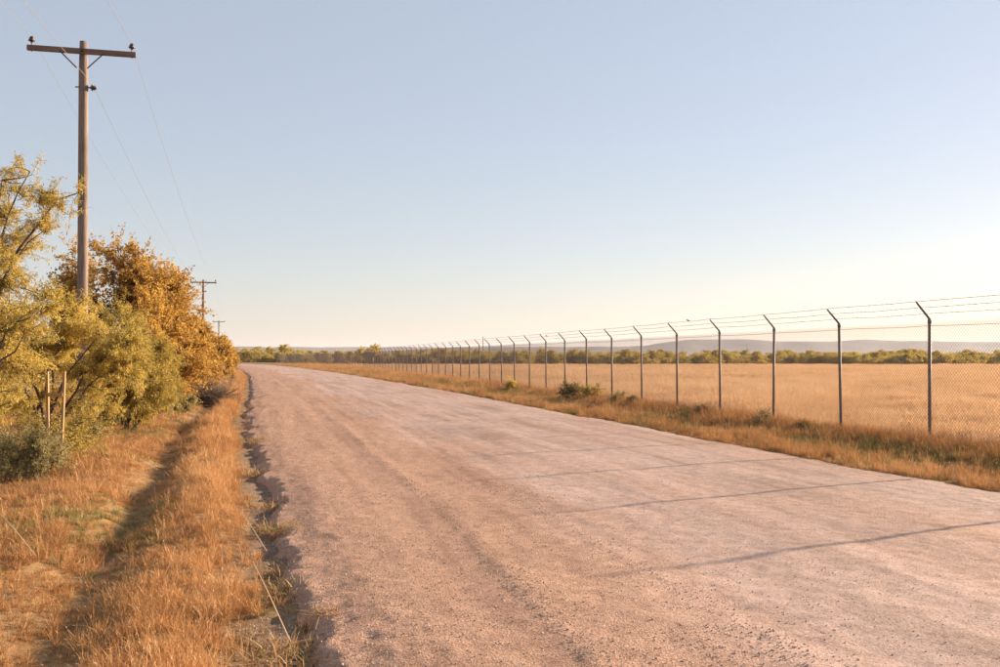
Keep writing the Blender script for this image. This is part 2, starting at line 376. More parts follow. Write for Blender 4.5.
def along(off, zz, barbs=False, rad=.0035, sag=.012):
    P = []
    for k in range(npost-1):
        (d, z, yaw, _), (d2, z2, _, _) = posts[k], posts[k+1]
        for t_ in (0, .25, .5, .75):
            b = d*(1-t_)+d2*t_
            P.append((b[0]+off*math.cos(yaw), b[1]+off*math.sin(yaw), z*(1-t_)+z2*t_+zz-4*sag*(t_*(1-t_))+fr.normal(0, .004)))
    P = np.array(P); a = Acc(); a.tube(P, rad, 4)
    if barbs:
        B = []
        for k in range(0, 40*4):
            for t_ in np.arange(0, 1, .19):
                c_ = P[k]*(1-t_)+P[k+1]*t_
                v = fr.normal(0, 1, 3); v = v/np.linalg.norm(v)*.026
                B.append((c_-v, c_+v)); v = np.cross(v, (0, 1, 0)); B.append((c_-v, c_+v))
        B = np.array(B); V, F = tubes(B, np.full(B.shape[:2], .002), 3); a.add(V, [F])
    return a
for f_ in (.98, .62, .26):
    link('barbed_wire', along(ARM[0]*f_, PH+.05+ARM[2]*f_+.02, True).mesh('barbed_wire', M['barb']), fence)
link('tension_wire', along(-.05, PH-.09, rad=.0045, sag=.004).mesh('tension_wire', M['wire']), fence)
link('tension_wire', along(-.05, .10, rad=.003, sag=.002).mesh('tension_wire', M['wire']), fence)
for sc_ in (cum[2], cum[3]):      # brace rails either side of the terminal posts
    k = int(round((sc_-s0)/SP))
    for m in (k-1, k):
        (d, z, yaw, _), (d2, z2, _, _) = posts[m], posts[m+1]
        link('brace_rail', Acc().tube([(d[0], d[1], z+PH-.25), (d2[0], d2[1], z2+PH-.25)], .025, 8).mesh('brace_rail', M['dkmetal']), fence)
# small sign wired to the fabric
k = int(round((cum[2]-14-s0)/SP)); d, z, yaw, _ = posts[k]; b = on_path(s0)+d
a = Acc(); a.box((0, 0, 0), (.012, .16, .23)); 
for zz in (-.18, .18): a.box((-.016, 0, zz), (.004, .012, .012))
tag(link('warning_sign', a.mesh('sign_plate', M['sign']), None, (b[0]-.10, b[1]+.7, z+1.35), (0, 0, yaw)), 'small blank white sign plate fixed to the far chain-link fence', 'sign')

# ------------------------------------------------------------------ utility poles and wires
def insulator_mesh():
    return Acc().lathe([(.028, 0), (.03, .02), (.075, .035), (.08, .055), (.045, .07), (.06, .085), (.062, .105), (.035, .12), (.04, .14), (.02, .155)], sides=14).mesh('insulator', M['ceramic'], True)
ins = insulator_mesh()
pin_me = Acc().lathe([(.012, -.22), (.012, .02)], sides=8).mesh('insulator_pin', M['dkmetal'])
def utility_pole(name, loc, H, label, rz=0, detail=True, lean=0, arms=True):
    e = empty(name, loc, rz); tag(e, label, 'utility pole', 'utility poles along the road' if arms else 'bare poles beyond the field')
    n = 14; zs = np.linspace(-.5, H, n)
    P = np.stack([lean*(zs/H), 0*zs, zs], -1)
    link('pole_shaft', Acc().tube_z(P, np.interp(zs, [-.5, H-.03, H], [.135, .108, .090]), 20).mesh('pole_shaft', M['pole'], True), e)
    if not arms: return e
    za = H-.29; L = 1.24; ya = -.17
    ca = link('crossarm', Acc().box((lean, ya, za), (L, .05, .06)).mesh('crossarm', M['arm']), e)
    for s in (-1, 1):
        link('brace', Acc().tube([(lean+s*.50, ya-.06, za-.04), (lean+s*.12, ya-.02, za-.42)], .016, 6).mesh('brace', M['dkmetal']), e)
        i_ = link('insulator', ins, e, (lean+s*(L-.10), ya, za+.13)); link('insulator_pin', pin_me, i_)
    b = Acc().tube([(lean-.18, 0, H-1.13), (lean+.22, 0, H-1.13)], .016, 6)
    link('bolt', b.mesh('through_bolt', M['dkmetal']), e)
    i2 = link('spool_insulator', ins, e, (lean+.16, 0, H-1.13), (0, R(90), 0))
    link('bolt', Acc().tube([(lean, -.26, za), (lean, .18, za)], .014, 6).mesh('arm_bolt', M['dkmetal']), e)
    link('washer', Acc().box((lean, ya-.058, za), (.04, .006, .04)).mesh('washer', M['dkmetal']), e)
    return e
PL = [(-5.4, -48, 9.5), None, None, None, None, None]
b1 = at(83.5, 300, 23.6); PL[1] = (b1[0], b1[1], 9.62)
PL[2] = (-5.9, 98, 9.4); PL[3] = (-9.3, 206, 9.4); PL[4] = (-15.5, 300, 9.4); PL[5] = (-25, 390, 9.4)
labels = [None, 'tall weathered wooden utility pole nearest the camera, rising above the mesquite', 'second utility pole along the road, its crossarm just clear of the rust-brown trees',
          'third utility pole, small, poking out above the roadside trees', 'fourth utility pole, tiny, right beside the third in the distance', 'farthest utility pole, barely showing above the end of the tree row']
for k in range(1, 6):
    utility_pole('utility_pole', (PL[k][0], PL[k][1], -.05), PL[k][2], labels[k], R((0, 0, 2, 3, 4, 4)[k]), lean=-.06 if k == 1 else 0)
pp = at(483, 350, 330); utility_pole('bare_pole', (pp[0], pp[1], 0), 8.9, 'thin bare pole above the far tree line near the middle', arms=False)
pp = at(747, 350, 520); utility_pole('bare_pole', (pp[0], pp[1], 0), 9.0, 'thin bare pole against the mesa at right', arms=False)
for dx, dz, lab in ((-1.20, -.02, 'left overhead wire strung on the crossarm insulators'), (1.08, -.02, 'right overhead wire strung on the crossarm insulators'), (.20, -1.10, 'lower overhead wire fixed to the side of the pole shafts')):
    P = []
    for a_, b_ in zip(PL[:-1], PL[1:]):
        for t_ in np.linspace(0, 1, 33)[:-1]:
            sg = .9*abs(b_[1]-a_[1])/73
            P.append((a_[0]+(b_[0]-a_[0])*t_+dx, a_[1]+(b_[1]-a_[1])*t_-.17*(dx != .20), a_[2]-.05+(b_[2]-a_[2])*t_+dz-4*sg*t_*(1-t_)))
    tag(link('overhead_wire', Acc().tube(np.array(P), .005, 5).mesh('overhead_wire', M['cable'])), lab, 'power line', 'overhead wires')

# ------------------------------------------------------------------ trees and shrubs
def in_ball(r_, n):
    v = r_.normal(size=(n, 3)); return unit(v)*r_.random((n, 1))**(1/2.6)
def build_tree(name, base, lumps, leaf, seed, label, cat='tree', n2=150, n3=1100, per=24, stems=None, stem_r=.07, leafmat='mesq', lsize=1., group=None, link_it=True, flat=1., twig=(.28, .7)):
    """base (3,), lumps: list of (point, radius) that together give the crown's uneven volume"""
    r_ = np.random.default_rng(seed); base = np.array(base, float)
    LP = np.array([l[0] for l in lumps])-base; LR = np.array([l[1] for l in lumps])
    tr = Acc()
    if stems is None:
        idx = np.argsort(-LR)[:6]; stems = [LP[i]+r_.normal(0, .3, 3)*LR[i] for i in idx]
    else: stems = [np.array(s_)-base for s_ in stems]
    nodes = []
    K = 9; ts = np.linspace(0, 1, K)
    S = []; SR = []
    for e in stems:
        via = None
        if e.ndim == 2: via, e = e
        st = r_.normal(0, .12, 3)*(1, 1, 0) + (0, 0, -.15)
        mid = st*.55+e*.45 + np.array((0, 0, .18*np.linalg.norm(e))) + r_.normal(0, .1, 3)
        if via is not None: mid = via
        P = (1-ts)[:, None]**2*st + 2*(ts*(1-ts))[:, None]*mid + ts[:, None]**2*e
        P[1:-1] += r_.normal(0, .035, (K-2, 3))
        S.append(P); SR.append(stem_r*(1-.82*ts)*r_.uniform(.75, 1.15)); nodes.append(P[2:])
    S = np.array(S); V, F = tubes(S, np.array(SR), 7); tr.add(V, [F])
    nodes = np.concatenate(nodes)
    wgt = LR**2; pick = r_.choice(len(LR), n2, p=wgt/wgt.sum())
    Tg = LP[pick] + in_ball(r_, n2)*LR[pick][:, None]*np.array((1, 1, flat)); Tg[:, 2] = np.maximum(Tg[:, 2], .12)
    d = np.linalg.norm(Tg[:, None]-nodes[None], axis=2) + .6*np.maximum(0, nodes[None, :, 2]-Tg[:, None, 2])
    near = nodes[np.argmin(d, 1)]
    K = 6; ts = np.linspace(0, 1, K)[None, :, None]
    mid = (near+Tg)/2 + np.array((0, 0, .12))*np.linalg.norm(Tg-near, axis=1)[:, None] + r_.normal(0, .06, (n2, 3))
    B = (1-ts)**2*near[:, None] + 2*ts*(1-ts)*mid[:, None] + ts**2*Tg[:, None]
    ln = np.linalg.norm(Tg-near, axis=1); r0 = np.clip(.010+.009*ln, .008, stem_r*.5)
    V, F = tubes(B, r0[:, None]*(1-.75*ts[..., 0]), 4); tr.add(V, [F])
    # twigs
    bi = r_.integers(0, n2, n3); bt = r_.integers(2, K, n3); o = B[bi, bt]
    ctr = LP[pick[bi]]
    dirn = unit(.8*unit(o-ctr) + r_.normal(0, .55, (n3, 3)) + np.array((0, 0, .22)))
    L = r_.uniform(*twig, n3)[:, None]
    ts = np.linspace(0, 1, 4)[None, :, None]
    tw = o[:, None] + ts*L[:, None]*dirn[:, None] + ts**2*np.array((0, 0, -.12))*L[:, None]*1.5
    V, F = tubes(tw, .0045*(1-.6*ts[..., 0])*np.ones((n3, 1)), 3); tr.add(V, [F])
    # leaves
    N = n3*per; ti = np.repeat(np.arange(n3), per); tt = r_.uniform(.05, 1.05, N)*np.where(r_.random(n3) < .22, .6, 1.)[ti]
    P0 = tw[ti, 0] + (tw[ti, 3]-tw[ti, 0])*tt[:, None] + r_.normal(0, .035*lsize, (N, 3))
    if leaf == 'feather':
        dv = unit(.45*dirn[ti] + r_.normal(0, .55, (N, 3)) + np.array((0, 0, -.65))); ll = r_.uniform(.05, .12, N)*lsize; lw = r_.uniform(.005, .011, N)*lsize
    else:
        dv = unit(.35*dirn[ti] + r_.normal(0, .7, (N, 3)) + np.array((0, 0, -.25))); ll = r_.uniform(.045, .085, N)*lsize; lw = ll*r_.uniform(.30, .42, N)
    sd = unit(np.cross(dv, r_.normal(size=(N, 3))))
    A = P0; C = P0+dv*ll[:, None]; Bm = P0+dv*(.45*ll)[:, None]; nn = np.cross(dv, sd)*(.12*ll)[:, None]
    Vv = np.stack([A, Bm+sd*lw[:, None]+nn, C, Bm-sd*lw[:, None]+nn], 1).reshape(-1, 3)
    keep = np.repeat(P0[:, 2] > .03, 4)
    Fq = np.arange(4*N).reshape(N, 4)[P0[:, 2] > .03]
    clump = fbm(P0[:, 0]*1.3+seed, P0[:, 1]*1.3+P0[:, 2]*1.1, seed, 2)
    tint = np.clip(.5+.42*clump+.13*r_.normal(size=n3)[ti]+.12*r_.normal(size=N), 0, 1)
    tm = tr.mesh(name+'_trunk', M['bark'], True)
    cm = make_mesh(name+'_crown', Vv, [Fq], M[leafmat], np.repeat(tint, 4))
    if not link_it: return tm, cm
    e = empty(name, base); tag(e, label, cat, group)
    link('trunk', tm, e); link('crown' if cat == 'tree' else 'foliage', cm, e)
    return e
def on_ground(px, depth):
    p = at(px, 357, depth); p[2] = float(gz(p[0], p[1])); return p
def px_lumps(depth, L, seed=0):
    r_ = np.random.default_rng(seed+100)
    out = []
    for (x, y, r) in L:
        dd = depth + r_.uniform(-.6, .6)*max(r, .5)
        out.append((at(x, y, dd), r))
    return out
# big mesquite at the left edge
bA = on_ground(-14, 16)
build_tree('mesquite_tree', bA, px_lumps(16, [(0, 225, .62), (-8, 200, .5), (33, 195, .30), (28, 182, .22), (10, 186, .32), (22, 215, .40), (48, 214, .16), (57, 209, .13), (66, 204, .12), (74, 199, .11), (80, 196, .09), (62, 215, .10), (40, 235, .22), (50, 240, .12), (-35, 240, 1.1), (4, 265, .42), (-2, 300, .6), (22, 305, .42), (-35, 330, 1.3), (8, 345, .6), (30, 340, .5), (-10, 385, .7), (20, 375, .5)]),
  'feather', 3, 'yellow-green feathery mesquite tree at the left edge, a branch reaching towards the pole', n2=190, n3=980, per=58, stem_r=.045, lsize=.8,
  stems=[(at(-34, 230, 16), at(84, 191, 16)), (at(-30, 240, 16), at(30, 172, 16.3)), (at(-25, 250, 15.8), at(2, 180, 15.7)), at(-45, 200, 16.5), (at(-20, 330, 15.5), at(30, 318, 15.4)), (at(-25, 380, 15.2), at(24, 335, 15.2)), (at(-30, 270, 16), at(48, 228, 16.2)), at(-60, 300, 15.5), (at(-30, 330, 16), at(12, 275, 16.6))], twig=(.2, .5))
bB = on_ground(42, 19.8)
build_tree('mesquite_tree', bB, px_lumps(19.8, [(60, 306, .45), (84, 318, .42), (104, 318, .4), (40, 305, .4), (45, 335, .6), (88, 340, .6), (118, 335, .4), (75, 368, .7), (108, 375, .6), (128, 365, .4), (22, 350, .6), (15, 385, .6), (95, 398, .4)]),
  'feather', 8, 'lower golden mesquite in front of the nearest pole, dark limbs showing', n2=130, n3=1150, per=58, stem_r=.045, lsize=.85,
  stems=[at(100, 335, 19.3), at(84, 300, 19.8), at(60, 300, 20), at(20, 320, 19.5), at(110, 372, 19.5), at(128, 345, 19.4), at(10, 365, 19.2)], twig=(.2, .5))
bB2 = on_ground(128, 24.5)
build_tree('mesquite_tree', bB2, px_lumps(24.5, [(118, 330, .55), (140, 345, .55), (110, 365, .7), (138, 375, .7), (155, 365, .5), (120, 390, .6), (150, 392, .5)]),
  'feather', 15, 'olive mesquite just right of the nearest pole, below the rust-brown tree', n2=140, n3=1000, per=58, leafmat='mesqo', lsize=.95, stem_r=.05)
bA2 = on_ground(-40, 20.5)
build_tree('mesquite_tree', bA2, px_lumps(20.5, [(-40, 320, .9), (8, 350, .6), (0, 375, .8), (-40, 370, 1.0), (28, 385, .6), (-20, 340, 1.)]),
  'feather', 16, 'shaded olive mesquite behind the leftmost tree', n2=100, n3=600, per=40, leafmat='mesqo', lsize=1.25)
# rust-brown broadleaf trees along the road
bC = on_ground(106, 31)
build_tree('hackberry_tree', bC, px_lumps(31, [(80, 268, .7), (98, 255, .6), (116, 258, .65), (132, 268, .7), (148, 262, .5), (72, 290, .7), (100, 295, 1.1), (135, 300, 1.1), (160, 290, .8), (85, 330, 1.1), (125, 340, 1.2), (160, 330, 1.0), (140, 375, .9), (165, 370, .9), (100, 375, 1.), (70, 250, .3)]),
  'broad', 23, 'largest rust-brown leafy tree, directly behind the nearest utility pole', n2=280, n3=2300, per=32, stem_r=.09, leafmat='rust', lsize=1.12, twig=(.28, .85))
bD = on_ground(176, 37)
build_tree('hackberry_tree', bD, px_lumps(37, [(160, 278, .7), (175, 280, .6), (186, 288, .35), (168, 305, 1.1), (180, 315, .6), (165, 340, 1.2), (185, 348, .9), (192, 335, .4), (175, 372, 1.), (196, 365, .6), (150, 272, .6)]),
  'broad', 29, 'rust-brown tree reaching towards the second pole, bare twigs at its top', n2=240, n3=1800, per=28, stem_r=.085, leafmat='rust', lsize=1.25, twig=(.28, .95))
bE = on_ground(204, 50)
build_tree('hackberry_tree', bE, px_lumps(50, [(192, 332, .9), (202, 339, .6), (190, 342, 1.2), (203, 354, .9), (210, 350, .6), (200, 366, 1.0), (212, 364, .7)]),
  'broad', 31, 'orange-brown tree right below the second utility pole', n2=140, n3=800, per=20, stem_r=.09, leafmat='rust', lsize=1.7)
bF = on_ground(216, 72)
build_tree('hackberry_tree', bF, px_lumps(72, [(209, 342, 1.), (216, 349, .9), (212, 357, 1.3), (220, 356, .8), (219, 364, .9)]),
  'broad', 37, 'small orange tree below the third utility pole', n2=110, n3=600, per=18, stem_r=.09, leafmat='rust', lsize=2.6)
bG = on_ground(224, 100)
build_tree('hackberry_tree', bG, px_lumps(100, [(221, 350, 1.1), (226, 354, 1.2), (221, 360, 1.3), (230, 359, .8), (226, 365, 1.0)]),
  'broad', 41, 'last orange-brown tree of the roadside row, nearest the road end', n2=110, n3=500, per=18, stem_r=.09, leafmat='rust', lsize=3.2)

# scrub and weeds
def fence_depth(px, X):      # depth at which a line parallel to the fence, X metres right of the camera, meets a pixel column
    a = math.atan((px-500)/FPX)+R(YAW); return X*SA + X/math.tan(a)*CA
def shrub(px, depth, wpx, hpx, mat, seed, label, leaf='broad', name='shrub', lsize=1., n3=260, per=22, group=None, loc=None):
    b = on_ground(px, depth) if loc is None else np.array(loc, float); ppm = FPX/depth; rr = np.random.default_rng(seed)
    W = wpx/ppm/2; Hh = hpx/ppm
    L = [((b[0]+rr.uniform(-.7, .7)*W, b[1]+rr.uniform(-.5, .5)*W, b[2]+rr.uniform(.25, .75)*Hh), rr.uniform(.3, .45)*min(W*1.2, Hh*1.1)) for _ in range(7)]
    return build_tree(name, b, L, leaf, seed, label, 'shrub', n2=60, n3=n3, per=per, stem_r=.014, leafmat=mat, lsize=lsize, twig=(.12*Hh+.04, .5*Hh+.08), group=group)
shrub(34, 15.3, 70, 46, 'sage', 51, 'pale sage-green bush in the grass at the left edge', 'feather', lsize=.6, n3=520, per=26)
shrub(8, 16.2, 44, 40, 'twig' if False else 'weed', 52, 'thin brown weedy bush under the leftmost mesquite', 'feather', lsize=.8, n3=220, per=10)
shrub(165, 31, 58, 24, 'sage', 53, 'low grey-green bush in front of the rust-brown trees', lsize=.9, n3=420)
shrub(120, 26, 56, 24, 'mesqo', 54, 'low olive scrub beneath the nearest utility pole', 'feather', lsize=1., n3=360)
shrub(82, 22, 40, 20, 'sage', 55, 'small grey-green scrub left of the nearest pole base', lsize=.7, n3=260)
shrub(192, 44, 40, 26, 'rust', 56, 'low orange bush behind the dark brush pile', lsize=1.5, n3=260)
shrub(571, fence_depth(571, 12.1), 26, 15, 'weed', 57, 'dark weedy bush at the fence, largest on the right verge', lsize=.7, n3=260, per=16)
shrub(591, fence_depth(591, 12.6), 22, 20, 'mesqo', 58, 'olive bush beside the dark weed, just left of a fence post', lsize=.7, n3=170, per=14)
shrub(513, fence_depth(513, 12.3), 14, 10, 'mesqo', 59, 'small olive bush at the fence near the middle of the picture', lsize=1., n3=120)
shrub(615, fence_depth(615, 12.3), 24, 10, 'sage', 60, 'pale grey-green weed right of the olive fence bush', lsize=.5, n3=130, per=12)
shrub(633, fence_depth(633, 12.4), 11, 8, 'weed', 61, 'small dark round weed between two fence posts', lsize=.6, n3=120)
shrub(702, fence_depth(702, 12.4), 14, 13, 'weed', 62, 'upright thin weed just left of a fence post at right', 'feather', lsize=.6, n3=60, per=9)
shrub(764, fence_depth(764, 12.3), 24, 16, 'sage', 63, 'spreading green weed at the foot of the third post from the right', 'feather', lsize=.6, n3=90, per=10)
shrub(800, fence_depth(800, 12.2), 22, 8, 'weed', 64, 'low brown-green weed between the second and third posts from the right', 'feather', lsize=.6, n3=80, per=10)
shrub(904, fence_depth(904, 13.6), 12, 12, 'mesqo', 65, 'small green weed left of the rightmost post, inside the fence', 'feather', lsize=.5, n3=45, per=10)
shrub(964, fence_depth(964, 13.4), 11, 10, 'sage', 66, 'small green weed right of the rightmost post', 'feather', lsize=.5, n3=40, per=10)
shrub(60, 17.1, 84, 54, 'mesqo', 67, 'low olive scrub hiding the feet of the pale wooden frame', 'feather', lsize=.75, n3=420, per=22)

# dead brush pile at the roadside
def brush_pile(loc, W, H, n, seed):
    r_ = np.random.default_rng(seed); a = Acc()
    o = np.stack([r_.normal(0, W*.28, n), r_.normal(0, W*.22, n), r_.uniform(0, H*.35, n)], -1)
    d = unit(np.stack([r_.normal(0, 1, n), r_.normal(0, 1, n), np.abs(r_.normal(.6, .5, n))], -1)); L = r_.uniform(.25, .75, n)[:, None]*H*1.2
    ts = np.linspace(0, 1, 5)[None, :, None]
    P = o[:, None]+ts*L[:, None]*d[:, None] + ts**2*r_.normal(0, .12, (n, 1, 3))
    V, F = tubes(P, r_.uniform(.003, .011, n)[:, None]*(1-.7*ts[..., 0]), 4); a.add(V, [F])
    return a.mesh('brush_pile', M['twig'], True)
b = on_ground(202, 39)
tag(link('brush_pile', brush_pile(b, 1.8, 1.2, 1600, 77), None, b), 'dark tangled pile of dead brush beside the road, left of its edge', 'brush')

# wooden stand in the scrub
b = on_ground(56, 16.6)
fr_ = empty('wooden_frame', b, R(-12)); tag(fr_, 'small upright wooden frame of pale lumber under the mesquite', 'frame')
for s in (-1, 1): link('post', Acc().box((s*.125, 0, 0.80), (.02, .02, .84), Matrix.Rotation(R(1.5*s), 3, 'Y')).mesh('post', M['lumber']), fr_)
link('rail', Acc().box((0, -.032, 1.24), (.135, .012, .034)).mesh('rail', M['lumber']), fr_)

# ------------------------------------------------------------------ far trees
pr = []
for k, (H, W, lm) in enumerate([(3.9, 2.2, 'far'), (3.4, 2.6, 'far'), (4.4, 2.0, 'far')]):
    rr = np.random.default_rng(200+k)
    L = [(np.array((rr.uniform(-.8, .8)*W, rr.uniform(-.8, .8)*W, rr.uniform(.12, .78)*H)), rr.uniform(.45, .85)) for _ in range(20)]
    pr.append(build_tree('far_tree', (0, 0, 0), L, 'broad', 210+k, None, n2=80, n3=330, per=9, stem_r=.09, leafmat=lm, lsize=3.4, link_it=False, twig=(.3, .8)))
def far_tree(x, y, k, s, rz, label, group=None):
    e = empty('mesquite_tree', (x, y, 0), rz); e.scale = (s, s, s); tag(e, label, 'tree', group)
    link('trunk', pr[k][0], e); link('crown', pr[k][1], e)
for px, dp, k, s, lab in [(237, 300, 1, 1.25, 'dark orange tree at the road end, touching the roadside row'), (249, 302, 0, 1.35, 'dark green tree closing off the road end'), (261, 306, 1, 1.3, 'rounded tree straight ahead at the road bend'),
                          (270, 312, 2, 1.3, 'yellowish taller tree at the right of the road bend'), (281, 330, 2, 1.55, 'tallest tree behind the far end of the fence'), (292, 330, 0, 1.45, 'broad tree behind the far fence end, right of the tallest one'),
                          (370, 207, 0, 1.3, 'lone taller tree rising behind the dark terminal fence post'), (255, 325, 2, 1.35, 'tree behind the road bend with yellow-green crown'), (305, 335, 1, 1.4, 'low wide tree behind the far fence, right of the tree clump')]:
    p = at(px, 357, dp); far_tree(p[0], p[1], k, s, px*.7, lab)

# ------------------------------------------------------------------ scattered stuff via geometry nodes
def proto_collection(name, meshes):
    c = bpy.data.collections.new(name)
    for k, me in enumerate(meshes):
        o = bpy.data.objects.new('%s_%02d' % (name, k), me); c.objects.link(o)
    return c
def scatter(name, P, rot, scl, idx, tint, coll, label, cat):
    me = bpy.data.meshes.new(name); n = len(P); me.vertices.add(n); me.vertices.foreach_set('co', np.asarray(P, np.float32).ravel())
    for nm, ty, v, key in (('rot', 'FLOAT_VECTOR', rot, 'vector'), ('scl', 'FLOAT_VECTOR', scl, 'vector'), ('idx', 'INT', idx, 'value'), ('itint', 'FLOAT', tint, 'value')):
        a = me.attributes.new(nm, ty, 'POINT'); a.data.foreach_set(key, np.asarray(v, np.int32 if ty == 'INT' else np.float32).ravel())
    o = link(name, me); tag(o, label, cat, kind='stuff')
    ng = bpy.data.node_groups.new(name+'_scatter', 'GeometryNodeTree')
    ng.interface.new_socket('Geometry', in_out='INPUT', socket_type='NodeSocketGeometry'); ng.interface.new_socket('Geometry', in_out='OUTPUT', socket_type='NodeSocketGeometry')
    N = ng.nodes; gi = N.new('NodeGroupInput'); go = N.new('NodeGroupOutput')
    ci = N.new('GeometryNodeCollectionInfo'); ci.inputs['Collection'].default_value = coll; ci.inputs['Separate Children'].default_value = True; ci.inputs['Reset Children'].default_value = True
    ip = N.new('GeometryNodeInstanceOnPoints'); ip.inputs['Pick Instance'].default_value = True
    def na(nm, ty):
        a = N.new('GeometryNodeInputNamedAttribute'); a.data_type = ty; a.inputs['Name'].default_value = nm; return a.outputs['Attribute']
    er = N.new('FunctionNodeEulerToRotation'); L = ng.links
    L.new(gi.outputs[0], ip.inputs['Points']); L.new(ci.outputs[0], ip.inputs['Instance']); L.new(na('idx', 'INT'), ip.inputs['Instance Index'])
    L.new(na('rot', 'FLOAT_VECTOR'), er.inputs[0]); L.new(er.outputs[0], ip.inputs['Rotation']); L.new(na('scl', 'FLOAT_VECTOR'), ip.inputs['Scale'])
    L.new(ip.outputs[0], go.inputs[0])
    md = o.modifiers.new('scatter', 'NODES'); md.node_group = ng
    return o

def tuft(seed, n, rad, h, lean, mat, wid=.0035, heads=0., patch=None, bend=.5):
    r_ = np.random.default_rng(seed)
    if patch: o = np.stack([r_.uniform(-patch, patch, n), r_.uniform(-patch, patch, n), np.full(n, -.02)], -1)
    else: o = np.concatenate([r_.normal(0, rad, (n, 2)), np.full((n, 1), -.02)], 1)
    hh = r_.uniform(*h, n); az = r_.uniform(0, 2*math.pi, n)
    out = np.stack([np.cos(az), np.sin(az), 0*az], -1)
    if not patch: out = unit(out + .8*o/max(rad, .01)*np.array((1, 1, 0)))
    ln = np.abs(r_.normal(lean, lean*.6, n))
    ts = np.array((0, .35, .7, 1.))
    P = o[:, None] + (ts*hh[:, None])[..., None]*np.array((0, 0, 1.)) + ((ts**2*bend+ts*(1-bend))[None]*(ln*hh)[:, None])[..., None]*out[:, None]
    P[..., 2] -= (ts**2)[None]*(ln*hh*.35)[:, None]
    sd = np.stack([-np.sin(az+r_.normal(0, .8, n)), np.cos(az), 0*az], -1); sd = unit(sd)
    wv = r_.uniform(.7, 1.4, n)*wid; wp = np.array((1, .9, .6))
    Lf = P[:, :3]-sd[:, None]*(wv[:, None]*wp)[..., None]; Rt = P[:, :3]+sd[:, None]*(wv[:, None]*wp)[..., None]
    V = np.concatenate([np.stack([Lf, Rt], 2).reshape(n, 6, 3), P[:, 3:4]], 1)
    b = (np.arange(n)*7)[:, None]
    Q = np.concatenate([b+np.array((0, 1, 3, 2)), b+np.array((2, 3, 5, 4))]); T3 = b+np.array((4, 5, 6))
    tint = np.repeat(np.clip(r_.normal(.55, .30, n), 0, 1), 7)
    a = Acc(); a.add(V, [Q, T3], tint)
    k = int(n*heads)
    if k:                                    # seed heads
        tip = P[:k, 3]; dr = unit(P[:k, 3]-P[:k, 2]); L = r_.uniform(.04, .08, k)[:, None]
        c2 = tip+dr*L; m_ = tip+dr*L*.4; s2 = sd[:k]*wid*1.8
        V = np.stack([tip, m_+s2, c2, m_-s2], 1); a.add(V, [np.arange(4*k).reshape(k, 4)], .8)
    return a.mesh('tuft', mat)
dry = [tuft(300+k, 34, .04, (.14, .40), .55, M['dry'], .0036, .10) for k in range(4)] + \
      [tuft(310+k, 30, .05, (.06, .20), .9, M['dry'], .0040) for k in range(3)] + \
      [tuft(320+k, 10, .03, (.30, .66), .4, M['dry'], .0028, .7) for k in range(2)] + \
      [tuft(330+k, 40, .05, (.08, .24), .6, M['green'], .004) for k in range(2)] + \
      [tuft(340+k, 46, .06, (.05, .18), 1.4, M['dry'], .0042) for k in range(2)]
dryC = proto_collection('verge_tuft', dry)       # 0-3 tall dry, 4-6 short dry, 7-8 stalks, 9-10 green, 11-12 matted
fieldP = [tuft(400+k, 170, 0, (.16, .40), .5, M['field'], .0040, .35, patch=.42) for k in range(4)] + [tuft(410+k, 200, 0, (.20, .42), .5, M['field'], .011, .3, patch=.75) for k in range(3)]
fieldC = proto_collection('field_patch', fieldP)

def emit(xr, y, h, r_, tilt=.18):
    n = len(xr); P = np.stack([xr+curve(y), y, ground_z(xr, y)], -1)
    rot = np.stack([r_.normal(0, tilt, n), r_.normal(0, tilt, n), r_.uniform(0, 6.283, n)], -1)
    return P, rot
r_ = np.random.default_rng(61)
